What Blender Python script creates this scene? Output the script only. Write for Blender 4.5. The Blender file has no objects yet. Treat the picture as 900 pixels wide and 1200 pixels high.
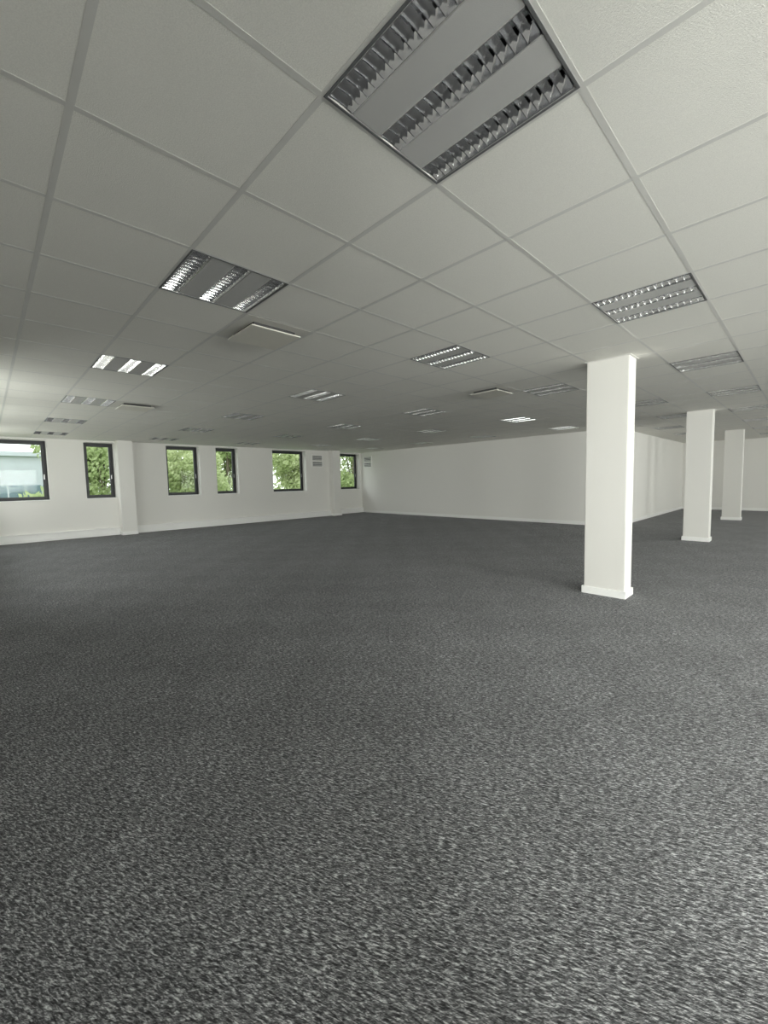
import bpy, bmesh, math, random
from mathutils import Vector, Matrix
random.seed(7)
S=bpy.context.scene; C=S.collection
PI=math.pi
# ------------------------------------------------------------------ dimensions
EYE=1.331; CEIL=EYE+1.275
OX,OY,T=0.889,0.571,0.6
XL,XB,XF=-0.75,12.05,20.0         # left (window) wall, back wall, far wall
YW,YI,YR=13.55,3.55,-5.0          # window wall, inner wall, rear wall
YREC=13.85                        # recessed bay with the last window
# ------------------------------------------------------------------ helpers
def mesh(name,bm,mat,parent=None,smooth=False):
    me=bpy.data.meshes.new(name); bm.normal_update(); bm.to_mesh(me); bm.free()
    mats=mat if isinstance(mat,(list,tuple)) else [mat]
    for m in mats: me.materials.append(m)
    if smooth:
        for p in me.polygons: p.use_smooth=True
    o=bpy.data.objects.new(name,me); C.objects.link(o)
    if parent: o.parent=parent
    return o
def box(bm,x0,x1,y0,y1,z0,z1,mi=0):
    v=[bm.verts.new(p) for p in ((x0,y0,z0),(x1,y0,z0),(x1,y1,z0),(x0,y1,z0),(x0,y0,z1),(x1,y0,z1),(x1,y1,z1),(x0,y1,z1))]
    for f in ((3,2,1,0),(4,5,6,7),(0,1,5,4),(1,2,6,5),(2,3,7,6),(3,0,4,7)):
        fc=bm.faces.new([v[i] for i in f]); fc.material_index=mi
def bevel(bm,w,seg=2):
    bmesh.ops.bevel(bm,geom=list(bm.edges),offset=w,segments=seg,affect='EDGES',profile=.5)
def tube(bm,a,b,r0,r1,n=10):
    a,b=Vector(a),Vector(b); d=(b-a).normalized()
    s=d.orthogonal().normalized(); t=d.cross(s)
    ra=[bm.verts.new(a+(s*math.cos(2*PI*k/n)+t*math.sin(2*PI*k/n))*r0) for k in range(n)]
    rb=[bm.verts.new(b+(s*math.cos(2*PI*k/n)+t*math.sin(2*PI*k/n))*r1) for k in range(n)]
    for k in range(n): bm.faces.new((ra[k],ra[(k+1)%n],rb[(k+1)%n],rb[k]))
    bm.faces.new(ra[::-1]); bm.faces.new(rb)
def struct(o,label=None):
    o['kind']='structure'
    if label:o['label']=label
    return o
def tag(o,label,cat,group=None):
    o['label']=label;o['category']=cat
    if group:o['group']=group
    return o
def empty(name,loc=(0,0,0),rz=0):
    o=bpy.data.objects.new(name,None);C.objects.link(o);o.location=loc;o.rotation_euler=(0,0,rz);o.empty_display_size=.1;return o
def copy_tree(o,parent=None):
    c=o.copy();C.objects.link(c);c.parent=parent
    for ch in list(o.children):copy_tree(ch,c)
    return c
# ------------------------------------------------------------------ materials
def new_mat(name):
    m=bpy.data.materials.new(name);m.use_nodes=True
    nt=m.node_tree;b=nt.nodes['Principled BSDF'];return m,nt,b
def simple(name,col,rough=.6,metal=0,noise=None,bump=0,var=.06,spec=.5):
    m,nt,b=new_mat(name);N=nt.nodes;L=nt.links
    b.inputs['Roughness'].default_value=rough;b.inputs['Metallic'].default_value=metal
    b.inputs['Specular IOR Level'].default_value=spec
    tc=N.new('ShaderNodeTexCoord');n=N.new('ShaderNodeTexNoise');n.inputs['Scale'].default_value=noise or 6
    n.inputs['Detail'].default_value=4;L.new(tc.outputs['Object'],n.inputs['Vector'])
    r=N.new('ShaderNodeValToRGB');r.color_ramp.elements[0].position=.3;r.color_ramp.elements[1].position=.7
    r.color_ramp.elements[0].color=tuple(c*(1-var) for c in col)+(1,);r.color_ramp.elements[1].color=tuple(min(1,c*(1+var)) for c in col)+(1,)
    L.new(n.outputs['Fac'],r.inputs['Fac']);L.new(r.outputs['Color'],b.inputs['Base Color'])
    if bump:
        bp=N.new('ShaderNodeBump');bp.inputs['Strength'].default_value=bump;bp.inputs['Distance'].default_value=.003
        L.new(n.outputs['Fac'],bp.inputs['Height']);L.new(bp.outputs['Normal'],b.inputs['Normal'])
    return m
M={}
M['wall']=simple('wall_paint',(.81,.795,.76),.75,noise=180,bump=.12,var=.012)
M['walldark']=simple('wall_bounce_cut',(.50,.495,.48),.75,noise=180,bump=.12,var=.012)  # darkened to cut bounce light off the unseen left wall and stub
M['trim']=simple('trim_paint',(.90,.895,.875),.4,noise=20,var=.01)
M['column']=simple('column_paint',(.75,.735,.70),.6,noise=150,bump=.1,var=.012)
M['tile']=simple('ceiling_tile',(.865,.85,.80),.9,noise=260,bump=.4,var=.06,spec=.2)
M['tbar']=simple('ceiling_bar',(.70,.69,.66),.33,noise=8,var=.02)
M['frame']=simple('window_frame_metal',(.018,.019,.022),.4,noise=30,var=.1)
M['handle']=simple('handle_metal',(.4,.4,.41),.3,1,noise=20,var=.02)
M['chrome']=simple('louver_metal',(.94,.94,.95),.10,1,noise=12,var=.03)
M['panel']=simple('fixture_panel',(.58,.575,.565),.45,.1,noise=500,var=.12)
M['fixture']=simple('fixture_rim',(.14,.143,.147),.5,noise=20,var=.05)
M['housing']=simple('fixture_housing',(.50,.50,.50),.5,noise=20,var=.05)
M['tube']=simple('lamp_tube_glass',(.85,.87,.88),.25,noise=20,var=.01)
M['vent']=simple('vent_plate',(.78,.755,.68),.6,noise=20,var=.01)
M['ventbase']=simple('vent_base',(.74,.725,.68),.8,noise=20,var=.01)
M['ventdark']=simple('vent_slot',(.06,.06,.06),.8,noise=20,var=.05)
M['grilleframe']=simple('grille_frame_paint',(.84,.83,.80),.5,noise=20,var=.02)
M['grille']=simple('grille_metal',(.70,.70,.69),.5,noise=20,var=.03)
M['bark']=simple('bark',(.16,.13,.10),.9,noise=12,bump=.5,var=.3)
M['grass']=simple('grass',(.20,.28,.14),.9,noise=3,var=.3)
M['facade']=simple('facade_panel',(.44,.47,.49),.6,noise=2,var=.05)
M['bglass']=simple('building_glass',(.15,.21,.24),.15,noise=1,var=.2)
def leafmat(name,a,b_):
    m,nt,b=new_mat(name);N=nt.nodes;L=nt.links
    tc=N.new('ShaderNodeTexCoord');n=N.new('ShaderNodeTexNoise');n.inputs['Scale'].default_value=1.6
    r=N.new('ShaderNodeValToRGB');r.color_ramp.elements[0].position=.3;r.color_ramp.elements[1].position=.7
    r.color_ramp.elements[0].color=a+(1,);r.color_ramp.elements[1].color=b_+(1,)
    L.new(tc.outputs['Object'],n.inputs['Vector']);L.new(n.outputs['Fac'],r.inputs['Fac']);L.new(r.outputs['Color'],b.inputs['Base Color'])
    tr=N.new('ShaderNodeBsdfTranslucent');L.new(r.outputs['Color'],tr.inputs['Color'])
    mx=N.new('ShaderNodeMixShader');mx.inputs[0].default_value=.5
    L.new(b.outputs[0],mx.inputs[1]);L.new(tr.outputs[0],mx.inputs[2]);L.new(mx.outputs[0],N['Material Output'].inputs['Surface'])
    b.inputs['Roughness'].default_value=.7;b.inputs['Specular IOR Level'].default_value=.15
    return m
M['leaf']=leafmat('leaves',(.36,.44,.21),(.50,.57,.31))
M['leaf2']=leafmat('leaves_pale',(.42,.49,.25),(.57,.62,.37))
# glass: thin pane
m,nt,b=new_mat('window_glass');N=nt.nodes;L=nt.links
tr=N.new('ShaderNodeBsdfTransparent');tr.inputs[0].default_value=(.95,.97,.96,1)
gl=N.new('ShaderNodeBsdfGlossy');gl.inputs['Roughness'].default_value=.02
fr=N.new('ShaderNodeLayerWeight');fr.inputs['Blend'].default_value=.12
mx=N.new('ShaderNodeMixShader');L.new(fr.outputs['Fresnel'],mx.inputs[0]);L.new(tr.outputs[0],mx.inputs[1]);L.new(gl.outputs[0],mx.inputs[2])
L.new(mx.outputs[0],N['Material Output'].inputs['Surface']);M['glass']=m
# carpet
m,nt,b=new_mat('carpet_tiles');N=nt.nodes;L=nt.links
tc=N.new('ShaderNodeTexCoord')
ck=N.new('ShaderNodeTexChecker');ck.inputs['Scale'].default_value=2.0;ck.inputs['Color1'].default_value=(0,0,0,1);ck.inputs['Color2'].default_value=(1,1,1,1)
off=N.new('ShaderNodeMapping');off.inputs['Location'].default_value=(.13,.21,.251);L.new(tc.outputs['Object'],off.inputs['Vector']);L.new(off.outputs[0],ck.inputs['Vector'])
def fleck(rot,sc,dist=.7,det=3):
    rt=N.new('ShaderNodeMapping');rt.inputs['Rotation'].default_value=(0,0,rot)
    mp=N.new('ShaderNodeMapping');mp.inputs['Scale'].default_value=sc
    n=N.new('ShaderNodeTexNoise');n.inputs['Scale'].default_value=1;n.inputs['Detail'].default_value=det;n.inputs['Roughness'].default_value=.65
    n.inputs['Distortion'].default_value=dist
    L.new(tc.outputs['Object'],rt.inputs['Vector'])
    L.new(rt.outputs[0],mp.inputs['Vector']);L.new(mp.outputs[0],n.inputs['Vector']);return n
n1=fleck(1.15,(40,185,100));n2=fleck(.75,(60,230,120))
def mth(op,a,b_,c=None):
    q=N.new('ShaderNodeMath');q.operation=op
    for k,vv in enumerate((a,b_,c)):
        if vv is None: continue
        if isinstance(vv,(int,float)): q.inputs[k].default_value=vv
        else: L.new(vv,q.inputs[k])
    return q.outputs[0]
mixn=mth('ADD',mth('MULTIPLY',n1.outputs['Fac'],.62),mth('MULTIPLY',n2.outputs['Fac'],.38))
r=N.new('ShaderNodeValToRGB');e=r.color_ramp.elements
e[0].position=.39;e[0].color=(.017,.0172,.018,1);e[1].position=.64;e[1].color=(.54,.545,.55,1)
x=e.new(.47);x.color=(.062,.063,.066,1)
x=e.new(.53);x.color=(.150,.152,.157,1)
L.new(mixn,r.inputs['Fac'])
big=N.new('ShaderNodeTexNoise');big.inputs['Scale'].default_value=.8;L.new(tc.outputs['Object'],big.inputs['Vector'])
mc=mth('MULTIPLY',mth('MULTIPLY_ADD',ck.outputs['Fac'],.10,.95),mth('MULTIPLY_ADD',big.outputs['Fac'],.4,.8))
vm=N.new('ShaderNodeVectorMath');vm.operation='SCALE';L.new(r.outputs['Color'],vm.inputs[0]);L.new(mc,vm.inputs['Scale'])
L.new(vm.outputs[0],b.inputs['Base Color'])
b.inputs['Roughness'].default_value=.88;b.inputs['Specular IOR Level'].default_value=.12
b.inputs['Sheen Weight'].default_value=.08
bp=N.new('ShaderNodeBump');bp.inputs['Strength'].default_value=.5;bp.inputs['Distance'].default_value=.004
L.new(mixn,bp.inputs['Height']);L.new(bp.outputs['Normal'],b.inputs['Normal'])
M['carpet']=m
# ------------------------------------------------------------------ shell
bm=bmesh.new();box(bm,XL-.3,XF+.3,YR-.3,YREC+.3,-.25,0);struct(mesh('floor',bm,M['carpet']),'charcoal flecked carpet tile floor')
# windows: (name, x0, x1, z0, z1) on the window wall
ZS,ZT=1.03,2.555
WINS=[(-.35,1.20),(1.97,2.675),(4.0,4.98),(5.50,6.25),(7.54,8.96)]
W6=(10.72,11.95)
def wall_holes(bm,a0,a1,holes,z0,z1,put):
    """solid wall with rectangular holes; put(a0,a1,z0,z1) adds one block"""
    a=a0
    for (h0,h1,s,t) in sorted(holes):
        put(a,h0,z0,z1)
        put(h0,h1,z0,s);put(h0,h1,t,z1);a=h1
    put(a,a1,z0,z1)
TOP=CEIL+.4
bm=bmesh.new()
wall_holes(bm,XL-.3,10.3,[(a,b_,ZS,ZT) for a,b_ in WINS],0,TOP,lambda a,b_,c,d:box(bm,a,b_,YW,YW+.35,c,d))
wall_holes(bm,10.3,XB+.3,[(W6[0],W6[1],ZS,ZT)],0,TOP,lambda a,b_,c,d:box(bm,a,b_,YREC,YREC+.35,c,d))
box(bm,10.15,10.3,YW,YREC+.3,0,TOP)
box(bm,2.68,3.04,YW-.33,YW+.01,0,CEIL+.02)       # pilasters
box(bm,10.04,10.42,YW-.27,YREC+.01,0,CEIL+.02)
struct(mesh('wall_windows',bm,M['wall']),'white wall with the black framed windows')
bm=bmesh.new();box(bm,XB,XB+.25,YI,YREC+.3,0,TOP);struct(mesh('wall_back',bm,M['wall']),'long plain white wall behind the nearest column')
bm=bmesh.new();box(bm,XB+.25,XF+.3,YI,YI+.25,0,TOP);struct(mesh('wall_inner',bm,M['wall']),'white wall running away between the columns')
bm=bmesh.new();box(bm,XF,XF+.3,YR-.3,YI,0,TOP);struct(mesh('wall_far',bm,M['wall']),'far white end wall')
bm=bmesh.new();box(bm,XL,-.12,-.75,-.6,0,CEIL+.02);struct(mesh('shade_nib',bm,M['walldark']))  # unseen stub added behind the camera to shade the near left floor
LW=[(-4.5,-3.1),(-2.7,-1.1),(6.4,7.4),(8.6,9.9),(11.3,12.6)]
bm=bmesh.new()
wall_holes(bm,YR-.3,YW+.0,[(a,b_,ZS,ZT) for a,b_ in LW],0,TOP,lambda a,b_,c,d:box(bm,XL-.3,XL,a,b_,c,d))
struct(mesh('wall_left',bm,M['walldark']))
RW=[(0.4,2.4),(3.0,5.0),(7,8.8),(10.5,12.3),(14,15.8),(17.2,19)]
bm=bmesh.new()
wall_holes(bm,XL,XF,[(a,b_,ZS,ZT) for a,b_ in RW],0,TOP,lambda a,b_,c,d:box(bm,a,b_,YR-.3,YR,c,d))
struct(mesh('wall_rear',bm,M['wall']))
# baseboards
def bb(name,boxes):
    bm=bmesh.new()
    for a in boxes: box(bm,*a)
    return struct(mesh(name,bm,M['trim']))
bh,bt=.095,.02
bb('baseboard_back',[(XB-bt,XB,YI,YREC,0,bh)])
bb('baseboard_inner',[(XB,XF,YI-bt,YI,0,bh)])
bb('baseboard_far',[(XF-bt,XF,YR,YI,0,bh)])
bb('baseboard_left',[(XL,XL+bt,YR,YW,0,bh)])
bb('baseboard_rear',[(XL,XF,YR,YR+bt,0,bh)])
# perimeter service duct on the window wall
bm=bmesh.new()
dh,dd=.19,.08
for (x0,x1,y) in ((XL,2.68,YW),(3.04,10.04,YW),(10.42,XB,YREC)):
    box(bm,x0,x1,y-dd,y,0.0,dh); box(bm,x0,x1,y-dd-.014,y-dd,0,.075); box(bm,x0,x1,y-dd-.014,y,dh,dh+.018)
box(bm,2.68-.016,3.04+.016,YW-.346,YW-.33,0,bh);box(bm,2.664,2.68,YW-.33,YW-.1,0,bh)
box(bm,10.024,10.436,YW-.286,YW-.27,0,bh);box(bm,10.024,10.04,YW-.27,YW-.1,0,bh)
struct(mesh('baseboard_windows',bm,M['trim']),'white service duct and skirting along the window wall')
# ------------------------------------------------------------------ ceiling
LI=[(.5,j) for j in (.5,3.5,7.5,11.5,15.5,19.5)]+[(4.5,j) for j in (.5,3.5,7.5,11.5,15.5,19.5)]+[(8.5,j) for j in (.5,3.5,7.5,11.5,15.5,19.5)]
LI+=[(12.5,j) for j in (.5,2.5,6.5,10.5,14.5,18.5)]+[(16.5,j) for j in (.5,2.5,6.5,10.5,14.5,18.5)]
LI+=[(20.5,.5),(20.5,3.5),(24.5,.5),(24.5,3.5),(28.5,.5),(28.5,3.5)]
VI=[(1.5,4.5),(1.5,11.5),(7.5,4.5)]
holes={(int(i-.5),int(j-.5)) for i,j in LI}
bm=bmesh.new()
i0=math.floor((XL-OX)/T);i1=math.ceil((XF-OX)/T);j0=math.floor((YR-OY)/T);j1=math.ceil((YREC-OY)/T)
zt=CEIL+.0008
for i in range(i0,i1):
    for j in range(j0,j1):
        if (i,j) in holes: continue
        x0=max(OX+i*T,XL);x1=min(OX+(i+1)*T,XF);y0=max(OY+j*T,YR);y1=min(OY+(j+1)*T,YREC)
        if x1<=x0 or y1<=y0: continue
        if x0>XB+.1 and y0>YI+.1: continue
        v=[bm.verts.new(p) for p in ((x0,y0,zt),(x0,y1,zt),(x1,y1,zt),(x1,y0,zt))]
        bm.faces.new(v)
box(bm,XL-.3,XF+.3,YR-.3,YREC+.3,CEIL+.4,CEIL+.6)  # unseen slab added above the tiles to block light leaks
ceil=struct(mesh('ceiling',bm,M['tile']),'white suspended ceiling of square mineral tiles')
bm=bmesh.new()
w=.012
for i in range(i0+1,i1):
    x=OX+i*T; ymax=YREC if x<XB else YI
    box(bm,x-w,x+w,YR,ymax,CEIL,CEIL+.012)
for j in range(j0+1,j1):
    y=OY+j*T; xmax=XF if y<YI else XB
    box(bm,XL,xmax,y-w,y+w,CEIL+.0002,CEIL+.012)
for a in ((XL,XF,YR,YR+.022),(XL,XL+.022,YR,YW),(XL,10.3,YW-.022,YW),(XB-.022,XB,YI,YREC),(XB,XF,YI-.022,YI),(XF-.022,XF,YR,YI)):
    box(bm,*a,CEIL-.0004,CEIL+.012)
g=mesh('ceiling_grid',bm,M['tbar'],ceil)
g['kind']='structure'
# ------------------------------------------------------------------ ceiling light
def curve_strip(bm,pts,y0,y1):
    a=[bm.verts.new((x,y0,z)) for x,z in pts];b_=[bm.verts.new((x,y1,z)) for x,z in pts]
    for k in range(len(pts)-1): bm.faces.new((a[k],a[k+1],b_[k+1],b_[k]))
HW=.048
def louver_bm():
    bm=bmesh.new();hw=HW;L2=.283;nz=6;H=.034
    for s in (-1,1):
        pts=[(s*(hw-.029*(k/8)**1.7),.060*k/8) for k in range(9)]
        curve_strip(bm,pts,-L2,L2)
        curve_strip(bm,[(s*hw,0),(s*(hw+.004),0),(s*(hw+.004),H)],-L2,L2)
    n=14
    for c in range(n+1):
        y=-L2+c*2*L2/n
        for s in (-1,1):
            prev=None
            for k in range(nz+1):
                t=k/nz;th=.0013+.012*t**1.4
                if (c==0 and s<0) or (c==n and s>0): th=.001
                e_=hw-.029*(H*t/.060)**1.7
                row=[bm.verts.new((x,y+s*th*(1+.12*(1-(x/hw)**2)),H*t+(.004*(1-(x/hw)**2))*(1-t))) for x in (-e_,-e_*.7,-e_*.35,0,e_*.35,e_*.7,e_)]
                if prev:
                    for q in range(6): bm.faces.new((prev[q],prev[q+1],row[q+1],row[q]))
                prev=row
    return bm
def make_light():
    t=empty('ceiling_light')
    h=.298
    bm=bmesh.new()
    for a in ((-h,h,-h,-h+.009),(-h,h,h-.009,h),(-h,-h+.009,-h,h),(h-.009,h,-h,h)): box(bm,*a,-.002,.02)
    mesh('rim',bm,M['fixture'],t)
    bm=bmesh.new();box(bm,-h,h,-h,h,.09,.10)
    for a in ((-h,h,-h,-h+.003),(-h,h,h-.003,h),(-h,-h+.003,-h,h),(h-.003,h,-h,h)): box(bm,*a,.02,.09)
    mesh('housing',bm,M['housing'],t)
    for x in (-.235,0,.235):
        l=mesh('louver',louver_bm(),M['chrome'],t,True);l.location=(x,0,0)
        bm=bmesh.new();tube(bm,(0,-.28,.058),(0,.28,.058),.013,.013,12)
        mesh('lamp_tube',bm,M['tube'],l,True)
    for x in (-.1175,.1175):
        bm=bmesh.new();box(bm,-.064,.064,-.286,.286,0,.004);bevel(bm,.0015,1)
        l=mesh('cover_panel',bm,M['panel'],t);l.location=(x,0,0)
    return t
L0=make_light()
rown={.5:'leftmost row',4.5:'second row from left',8.5:'third row from left',12.5:'fourth row from left',16.5:'fifth row from left'}
ordn=['nearest','second','third','fourth','fifth','sixth']
special={(.5,.5):'large unlit louvered ceiling light cut off by the top of the photo',
(.5,3.5):'unlit louvered ceiling light at left beside the closest square air vent',
(4.5,.5):'unlit louvered ceiling light at far right above the nearest column'}
cnt={}
first=True
for (i,j) in LI:
    k=cnt.get(i,0);cnt[i]=k+1
    o=L0 if first else copy_tree(L0);first=False
    o.location=(OX+i*T,OY+j*T,CEIL)
    if (i,j) in special: lab=special[(i,j)]
    elif i<20: lab='unlit louvered ceiling light, %s from the camera in the %s'%(ordn[k],rown[i])
    else:
        lab='small louvered ceiling light, %s of the %s above the far passage'%({20.5:'first',24.5:'second',28.5:'third'}[i],{.5:'right line',3.5:'left line'}[j])
    tag(o,lab,'ceiling light','recessed louvered ceiling lights')
# ------------------------------------------------------------------ ceiling vents
def make_vent():
    t=empty('ceiling_vent')
    bm=bmesh.new();h=.287
    box(bm,-h,h,-h,h,-.0005,.0015)
    mesh('base_plate',bm,M['ventbase'],t)
    bm=bmesh.new();box(bm,-.185,.185,-.185,.185,-.034,-.0005);mesh('neck',bm,M['ventdark'],t)  # neck coloured dark to stand in for shadow behind the face plate
    bm=bmesh.new();box(bm,-.22,.22,-.22,.22,-.044,-.034);bevel(bm,.003,2);mesh('face_plate',bm,M['vent'],t)
    return t
V0=make_vent()
for k,((i,j),lab) in enumerate(zip(VI,('cream square ceiling air vent beside the second ceiling light at left',
    'small distant square air vent near the left windows',
    'cream square ceiling air vent in the middle of the room, left of nearest column'))):
    o=V0 if k==0 else copy_tree(V0)
    o.location=(OX+i*T,OY+j*T,CEIL);tag(o,lab,'air vent','square ceiling air vents')
# ------------------------------------------------------------------ columns
def make_column():
    t=empty('column')
    bm=bmesh.new();box(bm,0,.25,0,.42,0,CEIL);bmesh.ops.bevel(bm,geom=[e for e in bm.edges if abs(e.verts[0].co.z-e.verts[1].co.z)>1],offset=.006,segments=2,affect='EDGES')
    mesh('shaft',bm,M['column'],t)
    bm=bmesh.new();q=.018
    for a in ((-q,.25+q,-q,0),(-q,.25+q,.42,.42+q),(-q,0,0,.42),(.25,.25+q,0,.42)): box(bm,*a,0,.08)
    mesh('skirting',bm,M['trim'],t)
    bm=bmesh.new();q=.02
    for a in ((-q,.25+q,-q,0),(-q,.25+q,.42,.42+q),(-q,0,0,.42),(.25,.25+q,0,.42)): box(bm,*a,CEIL-.004,CEIL+.001)
    mesh('ceiling_angle',bm,M['tbar'],t)
    return t
c0=make_column()
for k,lab in enumerate(('nearest and tallest white rectangular column with low skirting','middle white column of three, small behind the nearest one','farthest and smallest white column of the three at right')):
    o=c0 if k==0 else copy_tree(c0)
    o.location=(4.93+5.34*k,1.365,0);tag(o,lab,'column','row of white columns')
# ------------------------------------------------------------------ windows
def frame_ring(bm,a0,a1,z0,z1,w,y0,y1,ax):
    def b4(p,q,r,s):
        if ax=='x': box(bm,p,q,y0,y1,r,s)
        else: box(bm,y0,y1,p,q,r,s)
    b4(a0,a0+w,z0,z1);b4(a1-w,a1,z0,z1);b4(a0+w,a1-w,z0,z0+w);b4(a0+w,a1-w,z1-w,z1)
def window(n,a0,a1,face,sgn,ax,label=None):
    """face = inner wall plane, sgn = direction to the outside"""
    t=empty('window_%d'%n,((a0+a1)/2,face,ZS) if ax=='x' else (face,(a0+a1)/2,ZS));struct(t,label)
    hw=(a1-a0)/2;H=ZT-ZS;q=.15 if sgn>0 else 0
    y0,y1=sorted((sgn*(q+.10),sgn*(q+.17)));bm=bmesh.new();frame_ring(bm,-hw,hw,0,H,.055,y0,y1,ax);mesh('outer_frame',bm,M['frame'],t)
    y0,y1=sorted((sgn*(q+.085),sgn*(q+.15)));bm=bmesh.new();frame_ring(bm,-hw+.04,hw-.04,.04,H-.04,.06,y0,y1,ax);bevel(bm,.004,1);mesh('sash',bm,M['frame'],t)
    bm=bmesh.new();y0,y1=sorted((sgn*(q+.12),sgn*(q+.126)))
    if ax=='x': box(bm,-hw+.09,hw-.09,y0,y1,.09,H-.09)
    else: box(bm,y0,y1,-hw+.09,hw-.09,.09,H-.09)
    mesh('glass_pane',bm,M['glass'],t)
    bm=bmesh.new();y0,y1=sorted((sgn*(q+.055),sgn*(q+.085)));p=hw-.085
    if ax=='x': box(bm,p,p+.025,y0,y1,H*.42,H*.42+.03);box(bm,p,p+.022,min(y0,y1),min(y0,y1)+.012,H*.42-.10,H*.42+.03)
    else: box(bm,y0,y1,p,p+.025,H*.42,H*.42+.03)
    mesh('handle',bm,M['handle'],t)
    bm=bmesh.new();y0,y1=sorted((-sgn*.02,sgn*(q+.10)))
    if ax=='x': box(bm,-hw,hw,y0,y1,-.004,.014)
    else: box(bm,y0,y1,-hw,hw,-.004,.014)
    mesh('sill',bm,M['trim'],t)
    return t
labs=['wide black framed window cut by the left edge of the photo','narrow black framed window left of the pilaster','black framed window right of the pilaster','narrowest black framed window, fourth from left','wide black framed window, fifth from left','black framed window in the corner recess']
for k,(a,b_) in enumerate(WINS): window(k+1,a,b_,YW,1,'x',labs[k])
window(6,W6[0],W6[1],YREC,1,'x',labs[5])
n=7
for a,b_ in LW: window(n,a,b_,XL,-1,'y');n+=1
for a,b_ in RW: window(n,a,b_,YR,-1,'x');n+=1
# ------------------------------------------------------------------ wall grilles
def grille(loc,rz,lab):
    t=empty('wall_grille',loc,rz);tag(t,lab,'wall vent','wall vents in the corner')
    bm=bmesh.new();frame_ring(bm,-.27,.27,0,.50,.045,-.03,0,'x');box(bm,-.225,.225,-.03,0,.22,.28);mesh('frame',bm,M['grilleframe'],t)
    bm=bmesh.new();box(bm,-.225,.225,-.006,0,.045,.455);mesh('backing',bm,M['ventdark'],t)
    for z0 in (.045,.28):
        bm=bmesh.new()
        for k in range(3):
            z=z0+.034+k*.055
            v=[bm.verts.new(p) for p in ((-.225,-.028,z-.014),(.225,-.028,z-.014),(.225,-.008,z+.010),(-.225,-.008,z+.010),(-.225,-.028,z-.002),(.225,-.028,z-.002),(.225,-.008,z+.020),(-.225,-.008,z+.020))]
            for f in ((3,2,1,0),(4,5,6,7),(0,1,5,4),(1,2,6,5),(2,3,7,6),(3,0,4,7)): bm.faces.new([v[i] for i in f])
        mesh('louver_blades',bm,M['grille'],t)
    return t
grille((9.48,YW,1.95),0,'white louvered wall vent between the fifth window and the corner pier')
grille((XB,13.42,1.95),-PI/2,'white louvered wall vent on the long back wall beside the corner')
# ------------------------------------------------------------------ outdoors
bm=bmesh.new();v=[bm.verts.new(p) for p in ((-60,-60,-3.6),(80,-60,-3.6),(80,90,-3.6),(-60,90,-3.6))];bm.faces.new(v)
struct(mesh('ground',bm,M['grass']))
def foliage(bm,blobs,n,size):
    for _ in range(n):
        c,r=random.choice(blobs)
        d=Vector((random.gauss(0,1),random.gauss(0,1),random.gauss(0,1))).normalized()*r*random.uniform(.3,1)**.6
        p=Vector(c)+Vector((d.x,d.y,d.z*.85))
        a=Vector((random.gauss(0,1),random.gauss(0,1),random.gauss(0,1))).normalized();b_=a.orthogonal().normalized();c2=a.cross(b_)
        s=size*random.uniform(.6,1.3)
        vs=[bm.verts.new(p+b_*s),bm.verts.new(p+c2*s*.5),bm.verts.new(p-b_*s),bm.verts.new(p-c2*s*.5)]
        bm.faces.new(vs)
def tree(x,y,sc,mat,lab,seed):
    random.seed(seed)
    t=empty('tree',(x,y,-3.6));tag(t,lab,'tree','trees outside the windows')
    bm=bmesh.new();tube(bm,(0,0,0),(0.1,0,3.2*sc),.22*sc,.14*sc)
    blobs=[]
    for k in range(16):
        a=k*2.4+random.uniform(-.3,.3);rr=random.uniform(.5,1.9)*sc;z=random.uniform(3.2,7.8)*sc
        blobs.append(((rr*math.cos(a),rr*math.sin(a),z),random.uniform(1.05,1.4)*sc))
        tube(bm,(0.1,0,min(z-.5,3.1*sc)),(rr*math.cos(a),rr*math.sin(a),z),.09*sc,.03*sc,6)
    mesh('trunk',bm,M['bark'],t)
    bm=bmesh.new();foliage(bm,blobs,15000,.12*sc);mesh('foliage',bm,mat,t)
tree(4.3,24.5,.95,M['leaf'],'leafy green tree outside the narrow window left of the pilaster',1)
tree(10.1,30.5,1.05,M['leaf2'],'pale green tree outside the third window from left',2)
tree(17.6,41,1.4,M['leaf'],'leafy tree outside the narrow fourth window',3)
tree(15.6,24.5,.95,M['leaf2'],'pale green tree outside the wide fifth window',4)
tree(24.3,29.2,1.05,M['leaf'],'leafy tree outside the corner window',5)
random.seed(9)
bm=bmesh.new();foliage(bm,[((x*.9-2.5,0,0.7+.35*math.sin(x*1.7)),1.05) for x in range(-3,5)],9000,.11)
hd=mesh('hedge',bm,M['leaf']);hd.location=(0.3,18.7,-1.85);hd.scale=(1,1,1.8);tag(hd,'tall green hedge outside the leftmost window','hedge')
b0=empty('office_building',(-1,38,-3.6));tag(b0,'grey-blue office building with glass bands outside the leftmost window','building')
bm=bmesh.new();box(bm,-11,5.2,0,10,0,7.2);mesh('wall',bm,M['facade'],b0)
for z in (1.0,3.6,):
    bm=bmesh.new();box(bm,-10.5,4.8,-.06,.02,z,z+1.6);w_=mesh('glazing_band',bm,M['bglass'],b0)
    bm=bmesh.new()
    for k in range(18): box(bm,-10.5+k*.9,-10.42+k*.9,-.12,-.06,z,z+1.6)
    mesh('mullions',bm,M['facade'],w_)
bm=bmesh.new();box(bm,-11.3,5.5,-.3,10.3,7.2,7.5);mesh('roof',bm,M['facade'],b0)
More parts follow.
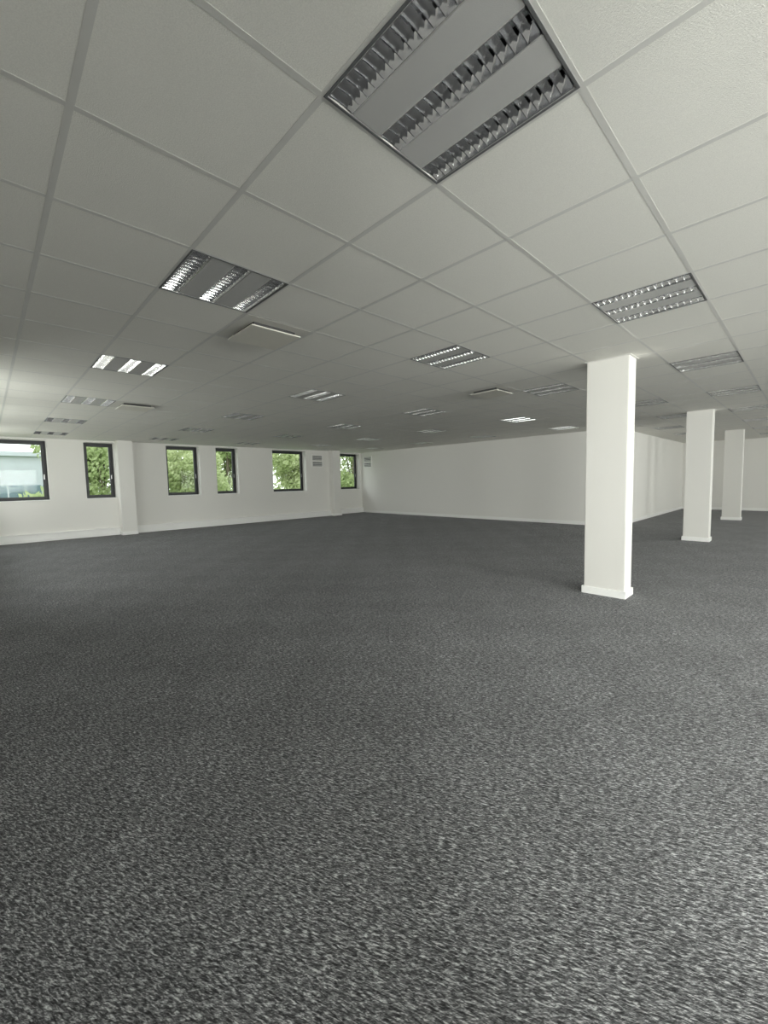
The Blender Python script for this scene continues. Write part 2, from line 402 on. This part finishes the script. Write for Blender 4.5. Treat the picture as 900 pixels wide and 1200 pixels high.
# ------------------------------------------------------------------ light
S.view_settings.view_transform='Standard'
W=bpy.data.worlds.new('sky');S.world=W;W.use_nodes=True;nt=W.node_tree;N=nt.nodes;L=nt.links
bg=N['Background'];bg.inputs['Strength'].default_value=3.2
tc=N.new('ShaderNodeTexCoord');sx=N.new('ShaderNodeSeparateXYZ');L.new(tc.outputs['Generated'],sx.inputs[0])
r=N.new('ShaderNodeValToRGB');r.color_ramp.elements[0].position=.0;r.color_ramp.elements[0].color=(.92,.95,.93,1);r.color_ramp.elements[1].position=.8;r.color_ramp.elements[1].color=(.80,.84,.89,1)
L.new(sx.outputs['Z'],r.inputs['Fac']);L.new(r.outputs['Color'],bg.inputs['Color'])
def area(name,loc,rot,sx_,sy_,e,col=(1,.982,.955)):
    l=bpy.data.lights.new(name,'AREA');l.shape='RECTANGLE';l.size=sx_;l.size_y=sy_;l.energy=e;l.color=col
    o=bpy.data.objects.new(name,l);C.objects.link(o);o.location=loc;o.rotation_euler=rot
for a,b_ in LW: area('window_daylight',(XL-.2,(a+b_)/2,(ZS+ZT)/2),(PI/2,0,-PI/2),b_-a-.1,ZT-ZS-.1,195 if a<1 else 45)
for a,b_ in RW: area('window_daylight',((a+b_)/2,YR-.2,(ZS+ZT)/2),(PI/2,0,0),b_-a-.1,ZT-ZS-.1,245 if a<5 else 105)
# ------------------------------------------------------------------ camera
yaw,pitch,roll=math.radians(45.99),math.radians(4.22),math.radians(-1.20)
F=Vector((math.cos(yaw),math.sin(yaw),0));R=Vector((math.sin(yaw),-math.cos(yaw),0));U=Vector((0,0,1))
f=F*math.cos(pitch)-U*math.sin(pitch);u=U*math.cos(pitch)+F*math.sin(pitch)
r2=R*math.cos(roll)+u*math.sin(roll);u2=u*math.cos(roll)-R*math.sin(roll)
cd=bpy.data.cameras.new('camera');co=bpy.data.objects.new('camera',cd);C.objects.link(co)
mt=Matrix((r2,u2,-f)).transposed().to_4x4();mt.translation=Vector((0,0,EYE));co.matrix_world=mt
cd.sensor_fit='VERTICAL';cd.sensor_height=36;cd.sensor_width=27;cd.lens=482.4/1200*36;cd.clip_start=.02;cd.clip_end=300
S.camera=co
